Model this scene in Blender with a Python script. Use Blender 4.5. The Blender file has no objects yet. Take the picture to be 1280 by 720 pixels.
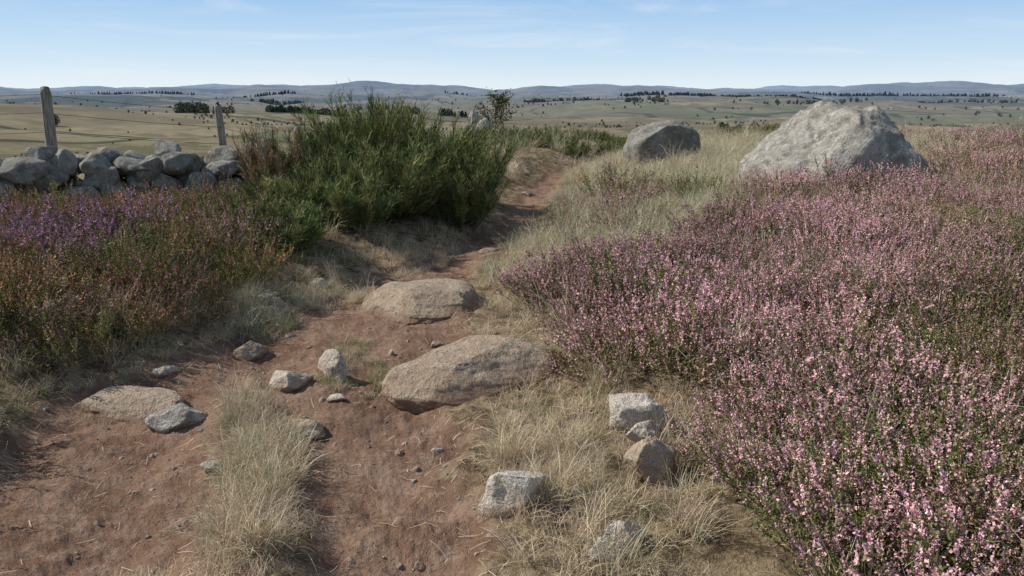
import bpy, math, numpy as np
from mathutils import Vector
rng = np.random.default_rng(7)
scene = bpy.context.scene
scene.view_settings.view_transform = 'Standard'
scene.view_settings.look = 'None'
scene.view_settings.exposure = 0

# ------------------------------------------------------------------ helpers
def ss(a, b, x):
    t = np.clip((x - a) / (b - a), 0, 1)
    return t * t * (3 - 2 * t)

def _hash(ix, iy, seed):
    h = (ix.astype(np.int64) * 374761393 + iy.astype(np.int64) * 668265263 + seed * 974634777) & 0x7fffffff
    h = ((h ^ (h >> 13)) * 1274126177) & 0x7fffffff
    h = (h ^ (h >> 16)) & 0xffff
    return h / 65535.0 * 2 * np.pi

def noise(x, y, seed=0):
    x = np.asarray(x, float); y = np.asarray(y, float)
    ix = np.floor(x); iy = np.floor(y); fx = x - ix; fy = y - iy
    u = fx**3 * (fx * (fx * 6 - 15) + 10); v = fy**3 * (fy * (fy * 6 - 15) + 10)
    def g(dx, dy):
        a = _hash(ix + dx, iy + dy, seed)
        return np.cos(a) * (fx - dx) + np.sin(a) * (fy - dy)
    n = (g(0, 0) * (1 - u) + g(1, 0) * u) * (1 - v) + (g(0, 1) * (1 - u) + g(1, 1) * u) * v
    return n * 1.5

def fbm(x, y, seed=0, o=3):
    s = 0; a = 1
    for i in range(o):
        s = s + a * noise(x * 2**i, y * 2**i, seed + i * 17); a *= .5
    return s

def noise3(p, seed=0):
    return (noise(p[:, 0] + 3.1 * seed, p[:, 1], seed) + noise(p[:, 1] + 7.7, p[:, 2] + seed, seed + 1) + noise(p[:, 2], p[:, 0] + 5.3, seed + 2)) / 1.8

MAIN = np.array([(-.3,-25,.4),(-.3,0,.35),(-.32,1.5,.32),(-.41,2.43,.31),(-.52,2.79,.32),(-.58,3.12,.33),(-.68,3.53,.42),(-.86,4.04,.45),
 (-.95,4.7,.66),(-1.08,5.59,.64),(-1.0,6.3,.48),(-.92,6.86,.40),(-.55,8.0,.31),(-.3,8.82,.27),(.05,10.26,.22),(.32,12.2,.25),(.5,14.0,.27),
 (.95,16.5,.20),(1.9,19.7,.16),(3.0,23,.14),(4,28,.1),(6,45,.1)])
LEFT = np.array([(-1.35,5.4,.4),(-1.77,4.75,.33),(-1.95,4.04,.42),(-1.93,3.53,.5),(-1.8,3.12,.5),(-1.68,2.79,.48),(-1.58,2.43,.47),(-1.3,1.5,.45),(-.7,.3,.45)])

def seg_s(x, y, L):
    best = np.full(x.shape, 1e9)
    for i in range(len(L) - 1):
        a = L[i]; b = L[i + 1]; d = b[:2] - a[:2]
        t = np.clip(((x - a[0]) * d[0] + (y - a[1]) * d[1]) / (d @ d), 0, 1)
        dist = np.hypot(x - a[0] - t * d[0], y - a[1] - t * d[1]) - (a[2] + t * (b[2] - a[2]))
        best = np.minimum(best, dist)
    return best

def path_s(x, y):
    x = np.asarray(x, float); y = np.asarray(y, float)
    s = np.minimum(seg_s(x, y, MAIN), seg_s(x, y, LEFT))
    return s + .10 * noise(x * 1.9, y * 1.9, 5) + .05 * noise(x * 6, y * 6, 6)

def pathx(y): return np.interp(y, MAIN[:, 1], MAIN[:, 0])

FR = np.array([0, 24, 40, 80, 150, 300, 600, 1200, 2500, 4000, 6000, 9000, 12000, 15000.])
FZ = np.array([0, 0, -1.3, -5.5, -11, -18, -24, -28, -26, -18, -6, 18, 26, 0.])

def height(x, y):
    x = np.asarray(x, float); y = np.asarray(y, float)
    r = np.hypot(x, y)
    s = path_s(x, y); px = pathx(y)
    near = 1 - ss(28, 80, r)
    right = .27 * ss(.1, 3.2, s) + .06 * ss(2, 7, s)
    left = .24 * ss(0, .8, s)
    z = np.where(x > px, right, left) * near
    z = z - .055 * np.clip(y - 8, 0, 27) * ss(-1, -4.5, x) * near
    z = z + near * (.045 * fbm(x * .8, y * .8, 11, 2) + .016 * fbm(x * 3.2, y * 3.2, 12, 2))
    ins = 1 - ss(-.13, .08, s)
    z = z + near * ins * (-.06 + .035 * noise(x * 2.3, y * 2.3, 21) + .015 * fbm(x * 8, y * 8, 22, 3) + .006 * fbm(x * 38, y * 38, 23, 2))
    z = z + near * (1 - ins) * .012 * fbm(x * 9, y * 9, 24, 2)
    z = z + np.interp(np.log(r + 1), np.log(FR + 1), FZ)
    th = np.arctan2(x, y)
    z = z + ss(60, 300, r) * 4.0 * fbm(x / 130, y / 130, 31, 3)
    z = z + ss(500, 1500, r) * 21 * fbm(x / 750, y / 750, 33, 3)
    z = z + ss(2800, 8000, r) * 88 * fbm(x / 2100 + 3.3, y / 2600, 36, 3)
    z = z + 17 * np.exp(-((th + .62) / .33)**2) * np.exp(-((np.log(r + 1) - np.log(650)) / .42)**2)
    return z

def mk(name, V, F, col=None, mat=None, attrs=None, smooth=False, link=True, coll=None):
    V = np.ascontiguousarray(V, dtype=np.float32); F = np.ascontiguousarray(F, dtype=np.int32)
    k = F.shape[1]
    me = bpy.data.meshes.new(name)
    me.vertices.add(len(V)); me.vertices.foreach_set('co', V.ravel())
    me.loops.add(F.size); me.loops.foreach_set('vertex_index', F.ravel())
    me.polygons.add(len(F)); me.polygons.foreach_set('loop_start', np.arange(len(F), dtype=np.int32) * k)
    me.update(calc_edges=True)
    me.polygons.foreach_set('use_smooth', np.full(len(F), smooth, dtype=bool))
    if col is not None:
        c = np.ones((len(V), 4), np.float32); c[:, :3] = col
        me.attributes.new('Col', 'FLOAT_COLOR', 'POINT').data.foreach_set('color', c.ravel())
    for kx, a in (attrs or {}).items():
        me.attributes.new(kx, 'FLOAT', 'POINT').data.foreach_set('value', np.ascontiguousarray(a, dtype=np.float32))
    if mat: me.materials.append(mat)
    ob = bpy.data.objects.new(name, me)
    if coll is not None: coll.objects.link(ob)
    elif link: scene.collection.objects.link(ob)
    return ob

class Geo:
    def __init__(s): s.V = []; s.F = []; s.C = []; s.n = 0
    def add(s, V, F, C):
        s.V.append(V); s.F.append(F + s.n); s.C.append(C); s.n += len(V)
    def rib(s, P, W, S, C):
        N, K, _ = P.shape
        W = np.broadcast_to(W, (N, K)); 
        if C.ndim == 2: C = np.repeat(C[:, None, :], K, 1)
        o = S[:, None, :] * W[:, :, None] / 2
        V = np.stack([P - o, P + o], 2).reshape(-1, 3)
        CC = np.repeat(C[:, :, None, :], 2, 2).reshape(-1, 3)
        n = np.arange(N)[:, None]; k = np.arange(K - 1)[None]
        b = ((n * K + k) * 2).reshape(-1)
        s.add(V, np.stack([b, b + 1, b + 3, b + 2], 1), CC)
    def tube(s, P, R, col, sides=7):
        P = np.array(P, float); K = len(P); R = np.broadcast_to(R, (K,))
        T = np.gradient(P, axis=0); T /= np.linalg.norm(T, axis=1)[:, None]
        ref = np.array([1, 0, 0.]) if abs(T[0][0]) < .8 else np.array([0, 1, 0.])
        A = np.cross(T, ref); A /= np.linalg.norm(A, axis=1)[:, None]; B = np.cross(T, A)
        an = np.arange(sides) / sides * 2 * np.pi
        V = P[:, None] + R[:, None, None] * (np.cos(an)[None, :, None] * A[:, None] + np.sin(an)[None, :, None] * B[:, None])
        V = V.reshape(-1, 3); F = []
        for k in range(K - 1):
            for j in range(sides):
                j2 = (j + 1) % sides
                F.append((k * sides + j, k * sides + j2, (k + 1) * sides + j2, (k + 1) * sides + j))
        s.add(V, np.array(F), np.tile(np.array(col, float), (len(V), 1)))
    def obj(s, name, mat, **kw):
        return mk(name, np.concatenate(s.V), np.concatenate(s.F), np.concatenate(s.C), mat, **kw)

def unit(v): return v / (np.linalg.norm(v, axis=-1, keepdims=True) + 1e-9)
def rvec(rg, n): return unit(rg.normal(size=(n, 3)))
def jit(rg, c, n, a=.25):
    c = np.array(c)[None] * (1 + a * rg.uniform(-1, 1, (n, 1))) * (1 + a * .35 * rg.uniform(-1, 1, (n, 3)))
    return np.clip(c, 0, 1)

# ------------------------------------------------------------------ materials
def newmat(name):
    m = bpy.data.materials.new(name); m.use_nodes = True
    nt = m.node_tree; nt.nodes.clear()
    return m, nt
def N(nt, t, **kw):
    n = nt.nodes.new(t)
    for k, v in kw.items(): setattr(n, k, v)
    return n
def mixc(nt, fac, a, b, mode='MIX'):
    n = nt.nodes.new('ShaderNodeMix'); n.data_type = 'RGBA'; n.blend_type = mode
    for sock, v in ((n.inputs[0], fac), (n.inputs[6], a), (n.inputs[7], b)):
        if isinstance(v, bpy.types.NodeSocket): nt.links.new(v, sock)
        elif isinstance(v, (int, float)): sock.default_value = v
        else: sock.default_value = (*v, 1)
    return n.outputs[2]
def math_(nt, op, a, b=0.0, c=None):
    n = nt.nodes.new('ShaderNodeMath'); n.operation = op
    for i, v in enumerate((a, b) if c is None else (a, b, c)):
        if isinstance(v, bpy.types.NodeSocket): nt.links.new(v, n.inputs[i])
        else: n.inputs[i].default_value = v
    return n.outputs[0]
def rampf(nt, v, lo, hi):
    n = nt.nodes.new('ShaderNodeMapRange'); n.interpolation_type = 'SMOOTHSTEP'
    nt.links.new(v, n.inputs[0]); n.inputs[1].default_value = lo; n.inputs[2].default_value = hi
    return n.outputs[0]
def tex(nt, scale, detail=4, rough=.55, vec=None, typ='ShaderNodeTexNoise'):
    n = nt.nodes.new(typ); n.inputs['Scale'].default_value = scale
    if typ == 'ShaderNodeTexNoise':
        n.inputs['Detail'].default_value = detail; n.inputs['Roughness'].default_value = rough
    if vec is not None: nt.links.new(vec, n.inputs['Vector'])
    return n
HAZE_TINT = (.25, .315, .42)
def paint_haze(nt, col, pos):  # aerial haze painted into the base colour, bluer with distance from origin
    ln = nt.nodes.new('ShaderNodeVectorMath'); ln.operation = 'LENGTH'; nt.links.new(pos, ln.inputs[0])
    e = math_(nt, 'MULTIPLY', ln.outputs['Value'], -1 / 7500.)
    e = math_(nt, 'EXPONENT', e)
    return mixc(nt, math_(nt, 'SUBTRACT', 1.0, e), col, HAZE_TINT)

def foliage_mat(name, transl=.3, var=.35, far=False):
    m, nt = newmat(name)
    at = N(nt, 'ShaderNodeAttribute', attribute_name='Col')
    oi = N(nt, 'ShaderNodeObjectInfo')
    hs = N(nt, 'ShaderNodeHueSaturation')
    nt.links.new(at.outputs['Color'], hs.inputs['Color'])
    nt.links.new(math_(nt, 'MULTIPLY_ADD', oi.outputs['Random'], var * 1.2, 1 - var * .6), hs.inputs['Value'])
    nt.links.new(math_(nt, 'MULTIPLY_ADD', math_(nt, 'FRACT', math_(nt, 'MULTIPLY', oi.outputs['Random'], 17.3)), .03, .485), hs.inputs['Hue'])
    c = hs.outputs['Color']
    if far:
        g = N(nt, 'ShaderNodeNewGeometry'); c = paint_haze(nt, c, g.outputs['Position'])
    d = N(nt, 'ShaderNodeBsdfDiffuse'); nt.links.new(c, d.inputs[0]); outp = d.outputs[0]
    if transl > 0:
        t = N(nt, 'ShaderNodeBsdfTranslucent'); nt.links.new(c, t.inputs[0])
        mx = N(nt, 'ShaderNodeMixShader'); mx.inputs[0].default_value = transl
        nt.links.new(d.outputs[0], mx.inputs[1]); nt.links.new(t.outputs[0], mx.inputs[2]); outp = mx.outputs[0]
    o = N(nt, 'ShaderNodeOutputMaterial'); nt.links.new(outp, o.inputs[0])
    return m

def rock_mat(name, base, dark, lichen, lich_amt=.5, soil=None):
    m, nt = newmat(name)
    g = N(nt, 'ShaderNodeNewGeometry'); P = g.outputs['Position']
    n1 = tex(nt, 3.5, 4, .65, P); n2 = tex(nt, 22, 4, .7, P); n3 = tex(nt, 90, 3, .7, P); n4 = tex(nt, 11, 6, .8, P); n5 = tex(nt, 200, 2, .6, P)
    c = mixc(nt, rampf(nt, n1.outputs[0], .35, .62), dark, base)
    c = mixc(nt, math_(nt, 'MULTIPLY', rampf(nt, n4.outputs[0], .60 - .18 * lich_amt, .64 - .15 * lich_amt), .75), c, lichen)
    c = mixc(nt, math_(nt, 'MULTIPLY', rampf(nt, n2.outputs[0], .56, .63), .7), c, tuple(x * .42 for x in dark))
    c = mixc(nt, rampf(nt, n3.outputs[0], .35, .7), c, mixc(nt, 1.0, c, (1.4, 1.37, 1.32), 'MULTIPLY'))
    c = mixc(nt, math_(nt, 'MULTIPLY', rampf(nt, n5.outputs[0], .57, .64), .5), c, (.06, .055, .045))
    if soil is not None:
        at = N(nt, 'ShaderNodeAttribute', attribute_name='low')
        f = rampf(nt, math_(nt, 'ADD', at.outputs['Fac'], math_(nt, 'MULTIPLY', n4.outputs[0], .6)), .72, 1.2)
        c = mixc(nt, f, c, soil)
    b = N(nt, 'ShaderNodeBsdfPrincipled'); nt.links.new(c, b.inputs['Base Color']); b.inputs['Roughness'].default_value = .9
    b.inputs['Specular IOR Level'].default_value = .15
    hgt = math_(nt, 'ADD', math_(nt, 'MULTIPLY', n2.outputs[0], .03), math_(nt, 'MULTIPLY', n3.outputs[0], .008))
    hgt = math_(nt, 'ADD', hgt, math_(nt, 'MULTIPLY', n4.outputs[0], .05))
    bp = N(nt, 'ShaderNodeBump'); bp.inputs['Strength'].default_value = .9; bp.inputs['Distance'].default_value = .7
    nt.links.new(hgt, bp.inputs['Height']); nt.links.new(bp.outputs[0], b.inputs['Normal'])
    o = N(nt, 'ShaderNodeOutputMaterial'); nt.links.new(b.outputs[0], o.inputs[0])
    return m

def ground_mat(kind):
    m, nt = newmat({'near': 'soil_near', 'mid': 'soil_to_meadow', 'far': 'dry_meadow_far'}[kind])
    g = N(nt, 'ShaderNodeNewGeometry'); P = g.outputs['Position']
    h = None
    if kind != 'far':
        pm = N(nt, 'ShaderNodeAttribute', attribute_name='path').outputs['Fac']
        n_a = tex(nt, 1.6, 4, .6, P).outputs[0]; n_b = tex(nt, 9, 5, .7, P).outputs[0]; n_c = tex(nt, 55, 4, .75, P).outputs[0]; n_d = tex(nt, 240, 1, .6, P).outputs[0]
        dirt = mixc(nt, rampf(nt, n_a, .35, .65), (.19, .108, .070), (.265, .165, .112))
        dirt = mixc(nt, rampf(nt, n_b, .42, .68), dirt, (.325, .222, .158))
        dirt = mixc(nt, math_(nt, 'MULTIPLY', rampf(nt, n_c, .52, .66), .6), dirt, (.11, .067, .046))
        dirt = mixc(nt, math_(nt, 'MULTIPLY', rampf(nt, n_d, .6, .7), .5), dirt, (.42, .33, .26))
        soil = mixc(nt, rampf(nt, n_b, .4, .62), (.10, .07, .042), (.30, .225, .135))
        soil = mixc(nt, math_(nt, 'MULTIPLY', rampf(nt, n_c, .5, .65), .6), soil, (.40, .32, .20))
        near = mixc(nt, pm, soil, dirt); col = near
        h = math_(nt, 'ADD', math_(nt, 'MULTIPLY', n_b, .03), math_(nt, 'MULTIPLY', n_c, .022))
        h = math_(nt, 'ADD', h, math_(nt, 'MULTIPLY', n_d, .005))
    if kind != 'near':
        f1 = tex(nt, .006, 6, .65, P).outputs[0]; f2 = tex(nt, .03, 6, .7, P).outputs[0]; f3 = tex(nt, .0013, 7, .68, P).outputs[0]; f4 = tex(nt, .4, 3, .6, P).outputs[0]
        f5 = tex(nt, .0023, 6, .7, P).outputs[0]
        mead = mixc(nt, rampf(nt, f1, .40, .60), (.15, .13, .07), (.265, .215, .125))
        mead = mixc(nt, math_(nt, 'MULTIPLY', rampf(nt, f2, .47, .56), .85), mead, (.09, .083, .043))
        mead = mixc(nt, math_(nt, 'MULTIPLY', rampf(nt, f5, .46, .56), .7), mead, (.12, .093, .06))
        mead = mixc(nt, math_(nt, 'MULTIPLY', rampf(nt, f4, .5, .7), .35), mead, (.10, .085, .045))
        vo = nt.nodes.new('ShaderNodeTexVoronoi'); vo.inputs['Scale'].default_value = .0042; nt.links.new(P, vo.inputs['Vector'])
        bw = nt.nodes.new('ShaderNodeSeparateColor'); nt.links.new(vo.outputs['Color'], bw.inputs[0])
        mead = mixc(nt, math_(nt, 'MULTIPLY', bw.outputs[0], .25), mead, (.32, .26, .16))
        mead = mixc(nt, math_(nt, 'MULTIPLY', rampf(nt, bw.outputs[1], .7, .75), .5), mead, (.105, .12, .05))
        ve = nt.nodes.new('ShaderNodeTexVoronoi'); ve.feature = 'DISTANCE_TO_EDGE'; ve.inputs['Scale'].default_value = .0042; nt.links.new(P, ve.inputs['Vector'])
        edge = math_(nt, 'MULTIPLY', math_(nt, 'SUBTRACT', 1.0, rampf(nt, ve.outputs['Distance'], .006, .025)), rampf(nt, f1, .38, .5))
        mead = mixc(nt, math_(nt, 'MULTIPLY', edge, .85), mead, (.04, .045, .025))
        ln = nt.nodes.new('ShaderNodeVectorMath'); ln.operation = 'LENGTH'; nt.links.new(P, ln.inputs[0]); R = ln.outputs['Value']
        mead = mixc(nt, math_(nt, 'MULTIPLY', rampf(nt, R, 3500, 8000), .6), mead, (.095, .09, .065))
        forest = math_(nt, 'MULTIPLY', rampf(nt, f3, .50, .53), rampf(nt, R, 1400, 2400))
        mead = mixc(nt, math_(nt, 'MULTIPLY', forest, .9), mead, (.026, .036, .021))
        col = mixc(nt, rampf(nt, R, 24, 60), near, mead) if kind == 'mid' else mead
        col = paint_haze(nt, col, P)
    b = N(nt, 'ShaderNodeBsdfDiffuse'); nt.links.new(col, b.inputs[0])
    if h is not None:
        bp = N(nt, 'ShaderNodeBump'); bp.inputs['Strength'].default_value = 1.0; bp.inputs['Distance'].default_value = .9
        nt.links.new(h, bp.inputs['Height']); nt.links.new(bp.outputs[0], b.inputs['Normal'])
    o = N(nt, 'ShaderNodeOutputMaterial'); nt.links.new(b.outputs[0], o.inputs[0])
    return m

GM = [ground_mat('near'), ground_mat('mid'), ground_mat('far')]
FOL = foliage_mat('heather_foliage', 0, .5)
GRASS = foliage_mat('grass_blades', .25, .35)
BROOM = foliage_mat('broom_stems', 0, .2)
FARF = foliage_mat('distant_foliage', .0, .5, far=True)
GRAN = rock_mat('granite_lichen', (.34, .315, .27), (.21, .19, .16), (.49, .47, .41), .55)
GRAND = rock_mat('granite_dark', (.25, .235, .205), (.15, .14, .12), (.40, .38, .33), .35)
WALLR = rock_mat('wall_granite', (.28, .265, .23), (.15, .14, .118), (.44, .425, .375), .4)
PATHR = rock_mat('path_rock_tan', (.39, .305, .22), (.30, .22, .155), (.48, .41, .32), .35, soil=(.25, .16, .11))
PALER = rock_mat('pale_granite', (.49, .43, .355), (.38, .30, .235), (.61, .57, .49), .6, soil=(.29, .19, .13))

# ------------------------------------------------------------------ terrain
ang = np.concatenate([np.linspace(-52, 52, 900), np.linspace(52, 308, 170)[1:-1]]) * math.pi / 180
rad = np.concatenate([[.01], np.geomspace(.3, 1.5, 14), np.geomspace(1.5, 25, 400)[1:], np.geomspace(25, 200, 100)[1:], np.geomspace(200, 15000, 240)[1:]])
A, Rr = np.meshgrid(ang, rad)
X = (np.sin(A) * Rr); Y = (np.cos(A) * Rr)
Z = height(X, Y); S = path_s(X, Y)
nA = len(ang); nR = len(rad)
i = np.arange(nR - 1)[:, None]; j = np.arange(nA)[None]; j2 = (j + 1) % nA
F = np.stack([i * nA + j, i * nA + j2, (i + 1) * nA + j2, (i + 1) * nA + j], -1).reshape(-1, 4)[:, ::-1]
V = np.stack([X, Y, Z], -1).reshape(-1, 3)
sv = S.reshape(-1); rv = Rr.reshape(-1)
pm = (1 - ss(-.06, .14, sv + .12 * noise(V[:, 0] * 5, V[:, 1] * 5, 41))) * (1 - ss(30, 45, rv))
rf = rv[F].mean(1)
isP = (sv[F].mean(1) < 0) & (rf < 30)
def sub(name, mask):
    f = F[mask]; u, inv = np.unique(f, return_inverse=True)
    ob = mk(name, V[u], inv.reshape(f.shape), None, GM[0], {'path': pm[u]}, smooth=True)
    ob.data.materials.append(GM[1]); ob.data.materials.append(GM[2])
    q = rf[mask]; ob.data.polygons.foreach_set('material_index', ((q > 24).astype(np.int32) + (q > 61)).astype(np.int32)); return ob
sub('ground', ~isP)
sub('dirt_path', isP)

# ------------------------------------------------------------------ scattering
def coll(name): return bpy.data.collections.new(name)
def scatter(name, c, x, y, scale, zoff=0, tilt=.15, idx=None, hz=None):
    n = len(x); nv = len(c.objects)
    z = (height(x, y) if hz is None else hz) + zoff
    me = bpy.data.meshes.new(name); me.vertices.add(n)
    me.vertices.foreach_set('co', np.stack([x, y, z], 1).astype(np.float32).ravel())
    rot = np.stack([rng.normal(0, tilt, n), rng.normal(0, tilt, n), rng.uniform(0, 6.28, n)], 1).astype(np.float32)
    me.attributes.new('rot', 'FLOAT_VECTOR', 'POINT').data.foreach_set('vector', rot.ravel())
    me.attributes.new('scl', 'FLOAT', 'POINT').data.foreach_set('value', np.broadcast_to(scale, (n,)).astype(np.float32).copy())
    if idx is None: idx = rng.integers(0, nv, n)
    me.attributes.new('idx', 'INT', 'POINT').data.foreach_set('value', idx.astype(np.int32))
    ob = bpy.data.objects.new(name, me); scene.collection.objects.link(ob)
    ng = bpy.data.node_groups.new(name + '_scatter', 'GeometryNodeTree')
    ng.interface.new_socket('Geometry', in_out='INPUT', socket_type='NodeSocketGeometry')
    ng.interface.new_socket('Geometry', in_out='OUTPUT', socket_type='NodeSocketGeometry')
    gi = ng.nodes.new('NodeGroupInput'); go = ng.nodes.new('NodeGroupOutput')
    ci = ng.nodes.new('GeometryNodeCollectionInfo'); ci.inputs['Collection'].default_value = c
    ci.inputs['Separate Children'].default_value = True; ci.inputs['Reset Children'].default_value = True
    ip = ng.nodes.new('GeometryNodeInstanceOnPoints'); ip.inputs['Pick Instance'].default_value = True
    def na(nm, dt):
        q = ng.nodes.new('GeometryNodeInputNamedAttribute'); q.data_type = dt; q.inputs['Name'].default_value = nm
        return next(o for o in q.outputs if o.enabled and o.name == 'Attribute')
    er = ng.nodes.new('FunctionNodeEulerToRotation')
    ng.links.new(na('rot', 'FLOAT_VECTOR'), er.inputs[0])
    ng.links.new(gi.outputs[0], ip.inputs['Points']); ng.links.new(ci.outputs[0], ip.inputs['Instance'])
    ng.links.new(na('idx', 'INT'), ip.inputs['Instance Index']); ng.links.new(er.outputs[0], ip.inputs['Rotation'])
    ng.links.new(na('scl', 'FLOAT'), ip.inputs['Scale']); ng.links.new(ip.outputs[0], go.inputs[0])
    md = ob.modifiers.new('scatter', 'NODES'); md.node_group = ng
    return ob
def grid(x0, x1, y0, y1, sp):
    gx, gy = np.meshgrid(np.arange(x0, x1, sp), np.arange(y0, y1, sp))
    gx = gx.ravel() + rng.uniform(-.5, .5, gx.size) * sp; gy = gy.ravel() + rng.uniform(-.5, .5, gy.size) * sp
    k = (np.abs(gx) < gy * .78 + 1.6)
    return gx[k], gy[k]

# ------------------------------------------------------------------ plant meshes
def heather(seed, flo, leaf, bloom, c, nm, n=62, H=.30, R=.24):
    rg = np.random.default_rng(seed); g = Geo()
    az = rg.uniform(0, 2 * np.pi, n); r0 = np.sqrt(rg.uniform(0, 1, n))
    ti = .1 + .95 * r0 + rg.normal(0, .14, n); L = H * rg.uniform(.6, 1.12, n) * (1 + .1 * r0)
    b = np.stack([np.cos(az) * r0 * R * .5, np.sin(az) * r0 * R * .5, -.03 * np.ones(n)], 1)
    d = np.stack([np.sin(ti) * np.cos(az), np.sin(ti) * np.sin(az), np.cos(ti)], 1)
    t = np.linspace(0, 1, 3)
    up = np.array([0, 0, 1.])
    P = b[:, None] + d[:, None] * L[:, None, None] * t[None, :, None] + up * (.12 * L[:, None, None] * (t**2)[None, :, None])
    side = unit(np.cross(d, rvec(rg, n)))
    g.rib(P, np.array([.004, .003, .002]), side, jit(rg, (.17, .115, .07), n))
    M = 15
    tt = rg.uniform(.25, .95, (n, M)); q = b[:, None] + d[:, None] * (L[:, None] * tt)[..., None] + up * (.12 * L[:, None] * tt**2)[..., None]
    q = q.reshape(-1, 3) + rg.normal(0, .008, (n * M, 3)); dd = unit(np.repeat(d, M, 0) * .7 + rvec(rg, n * M))
    ln = rg.uniform(.012, .024, n * M)
    g.rib(np.stack([q, q + dd * ln[:, None]], 1), np.array([.006, .003]), unit(np.cross(dd, rvec(rg, n * M))), jit(rg, leaf, n * M, .4))
    K = 3; ns = n * K
    ts = rg.uniform(.5, 1.0, (n, K)); st = (b[:, None] + d[:, None] * (L[:, None] * ts)[..., None] + up * (.12 * L[:, None] * ts**2)[..., None]).reshape(-1, 3)
    sd = unit(np.repeat(d, K, 0) * .7 + rvec(rg, ns) * .5 + up * .5); sl = rg.uniform(.05, .12, ns)
    M = 20
    isf = rg.uniform(0, 1, ns) < bloom
    tt = rg.uniform(0, 1, (ns, M)); q = (st[:, None] + sd[:, None] * (sl[:, None] * tt)[..., None]).reshape(-1, 3)
    rr = (1.1 - tt.reshape(-1) * .6)
    o = rvec(rg, ns * M); dd = unit(np.repeat(sd, M, 0) * .6 + o)
    fl = (np.repeat(isf, M)) & (tt.reshape(-1) > .15)
    fade = np.repeat(rg.uniform(0, 1, ns)**2 * .6, M)[:, None]
    tone = np.repeat(rg.uniform(.8, 1.12, ns), M)[:, None]
    fc = (jit(rg, flo, ns * M, .14) * (1 - fade) + np.array([[.38, .25, .17]]) * fade) * tone
    C = np.where(fl[:, None], fc, jit(rg, leaf, ns * M, .4))
    ln = rg.uniform(.007, .012, ns * M) * rr
    w = np.where(fl, .0080, .005)[:, None] * rr[:, None] * np.array([[.8, 1.0]])
    g.rib(np.stack([q, q + dd * ln[:, None]], 1), w, unit(np.cross(dd, rvec(rg, ns * M))), np.clip(C, 0, 1))
    return g.obj(nm, FOL, coll=c)

def tuft(seed, cols, c, nm, n=90, H=.22, R=.06, w=.003, droop=.5, lean=.5, heads=0):
    rg = np.random.default_rng(seed); g = Geo()
    az = rg.uniform(0, 2 * np.pi, n); r0 = np.sqrt(rg.uniform(0, 1, n)); azb = rg.uniform(0, 2 * np.pi, n)
    b = np.stack([np.cos(azb) * r0 * R, np.sin(azb) * r0 * R, -.02 + 0 * r0], 1)
    ti = np.abs(rg.normal(0, lean, n)); L = H * rg.uniform(.4, 1.15, n)
    h = np.stack([np.cos(az), np.sin(az), 0 * az], 1)
    K = 5; t = np.linspace(0, 1, K)
    a = ti[:, None] + droop * rg.uniform(.2, 1.8, (n, 1)) * t[None]**1.5
    stp = L[:, None] / (K - 1)
    dx = np.sin(a) * stp; dz = np.cos(a) * stp
    hx = np.concatenate([np.zeros((n, 1)), np.cumsum(dx[:, 1:], 1)], 1); hz = np.concatenate([np.zeros((n, 1)), np.cumsum(dz[:, 1:], 1)], 1)
    P = b[:, None] + h[:, None] * hx[..., None] + np.array([0, 0, 1.]) * hz[..., None]
    side = np.stack([-np.sin(az), np.cos(az), 0 * az], 1) + rg.normal(0, .5, (n, 3)); side = unit(side)
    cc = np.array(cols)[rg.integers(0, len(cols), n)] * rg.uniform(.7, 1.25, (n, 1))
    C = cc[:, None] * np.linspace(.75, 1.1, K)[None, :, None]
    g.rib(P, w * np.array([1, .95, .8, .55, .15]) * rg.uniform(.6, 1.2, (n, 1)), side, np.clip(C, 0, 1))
    if heads:
        m = heads; P2 = P[:m, -1]; dd = unit(P[:m, -1] - P[:m, -2]); M = 14
        q = (P2[:, None] + dd[:, None] * (rg.uniform(-.04, .03, (m, M)))[..., None]).reshape(-1, 3)
        d2 = unit(np.repeat(dd, M, 0) + rvec(rg, m * M) * .6)
        g.rib(np.stack([q, q + d2 * .012], 1), np.array([.003, .001]), unit(np.cross(d2, rvec(rg, m * M))), jit(rg, (.46, .38, .26), m * M))
    return g.obj(nm, GRASS, coll=c)

PINK = (.66, .39, .415); PINK2 = (.54, .335, .325); PURP = (.52, .29, .41); LEAFG = (.13, .14, .052); LEAFB = (.23, .17, .09); RUST = (.52, .255, .155)
cH = coll('lib_heather')
for k in range(4): heather(100 + k, PINK, LEAFG, .88, cH, 'h_a%d' % k)
for k in range(3): heather(120 + k, PINK2, LEAFB, .55, cH, 'h_b%d' % k)
for k in range(3): heather(140 + k, PINK2, (.14, .165, .05), .08, cH, 'h_c%d' % k)
for k in range(2): heather(150 + k, RUST, (.22, .185, .07), .5, cH, 'h_d%d' % k)
for k in range(2): heather(160 + k, PURP, (.14, .12, .06), .88, cH, 'h_e%d' % k)
for k in range(2): heather(170 + k, (.42, .29, .21), (.28, .21, .13), .6, cH, 'h_f%d' % k, n=45)
for k in range(2): heather(180 + k, (.42, .30, .13), (.23, .22, .085), .25, cH, 'h_g%d' % k)
STR = [(.78, .64, .44), (.70, .56, .37), (.84, .72, .54), (.56, .42, .27)]
PG = [(.48, .46, .30), (.62, .56, .39), (.38, .385, .22), (.74, .65, .48)]
GR = [(.22, .26, .09), (.30, .31, .13), (.18, .22, .08), (.58, .50, .30)]
cG = coll('lib_grass')
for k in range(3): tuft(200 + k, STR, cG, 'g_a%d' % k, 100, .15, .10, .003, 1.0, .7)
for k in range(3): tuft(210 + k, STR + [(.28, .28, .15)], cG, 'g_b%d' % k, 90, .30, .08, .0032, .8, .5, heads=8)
for k in range(3): tuft(220 + k, PG, cG, 'g_c%d' % k, 130, .32, .10, .0034, .9, .55, heads=6)
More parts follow.
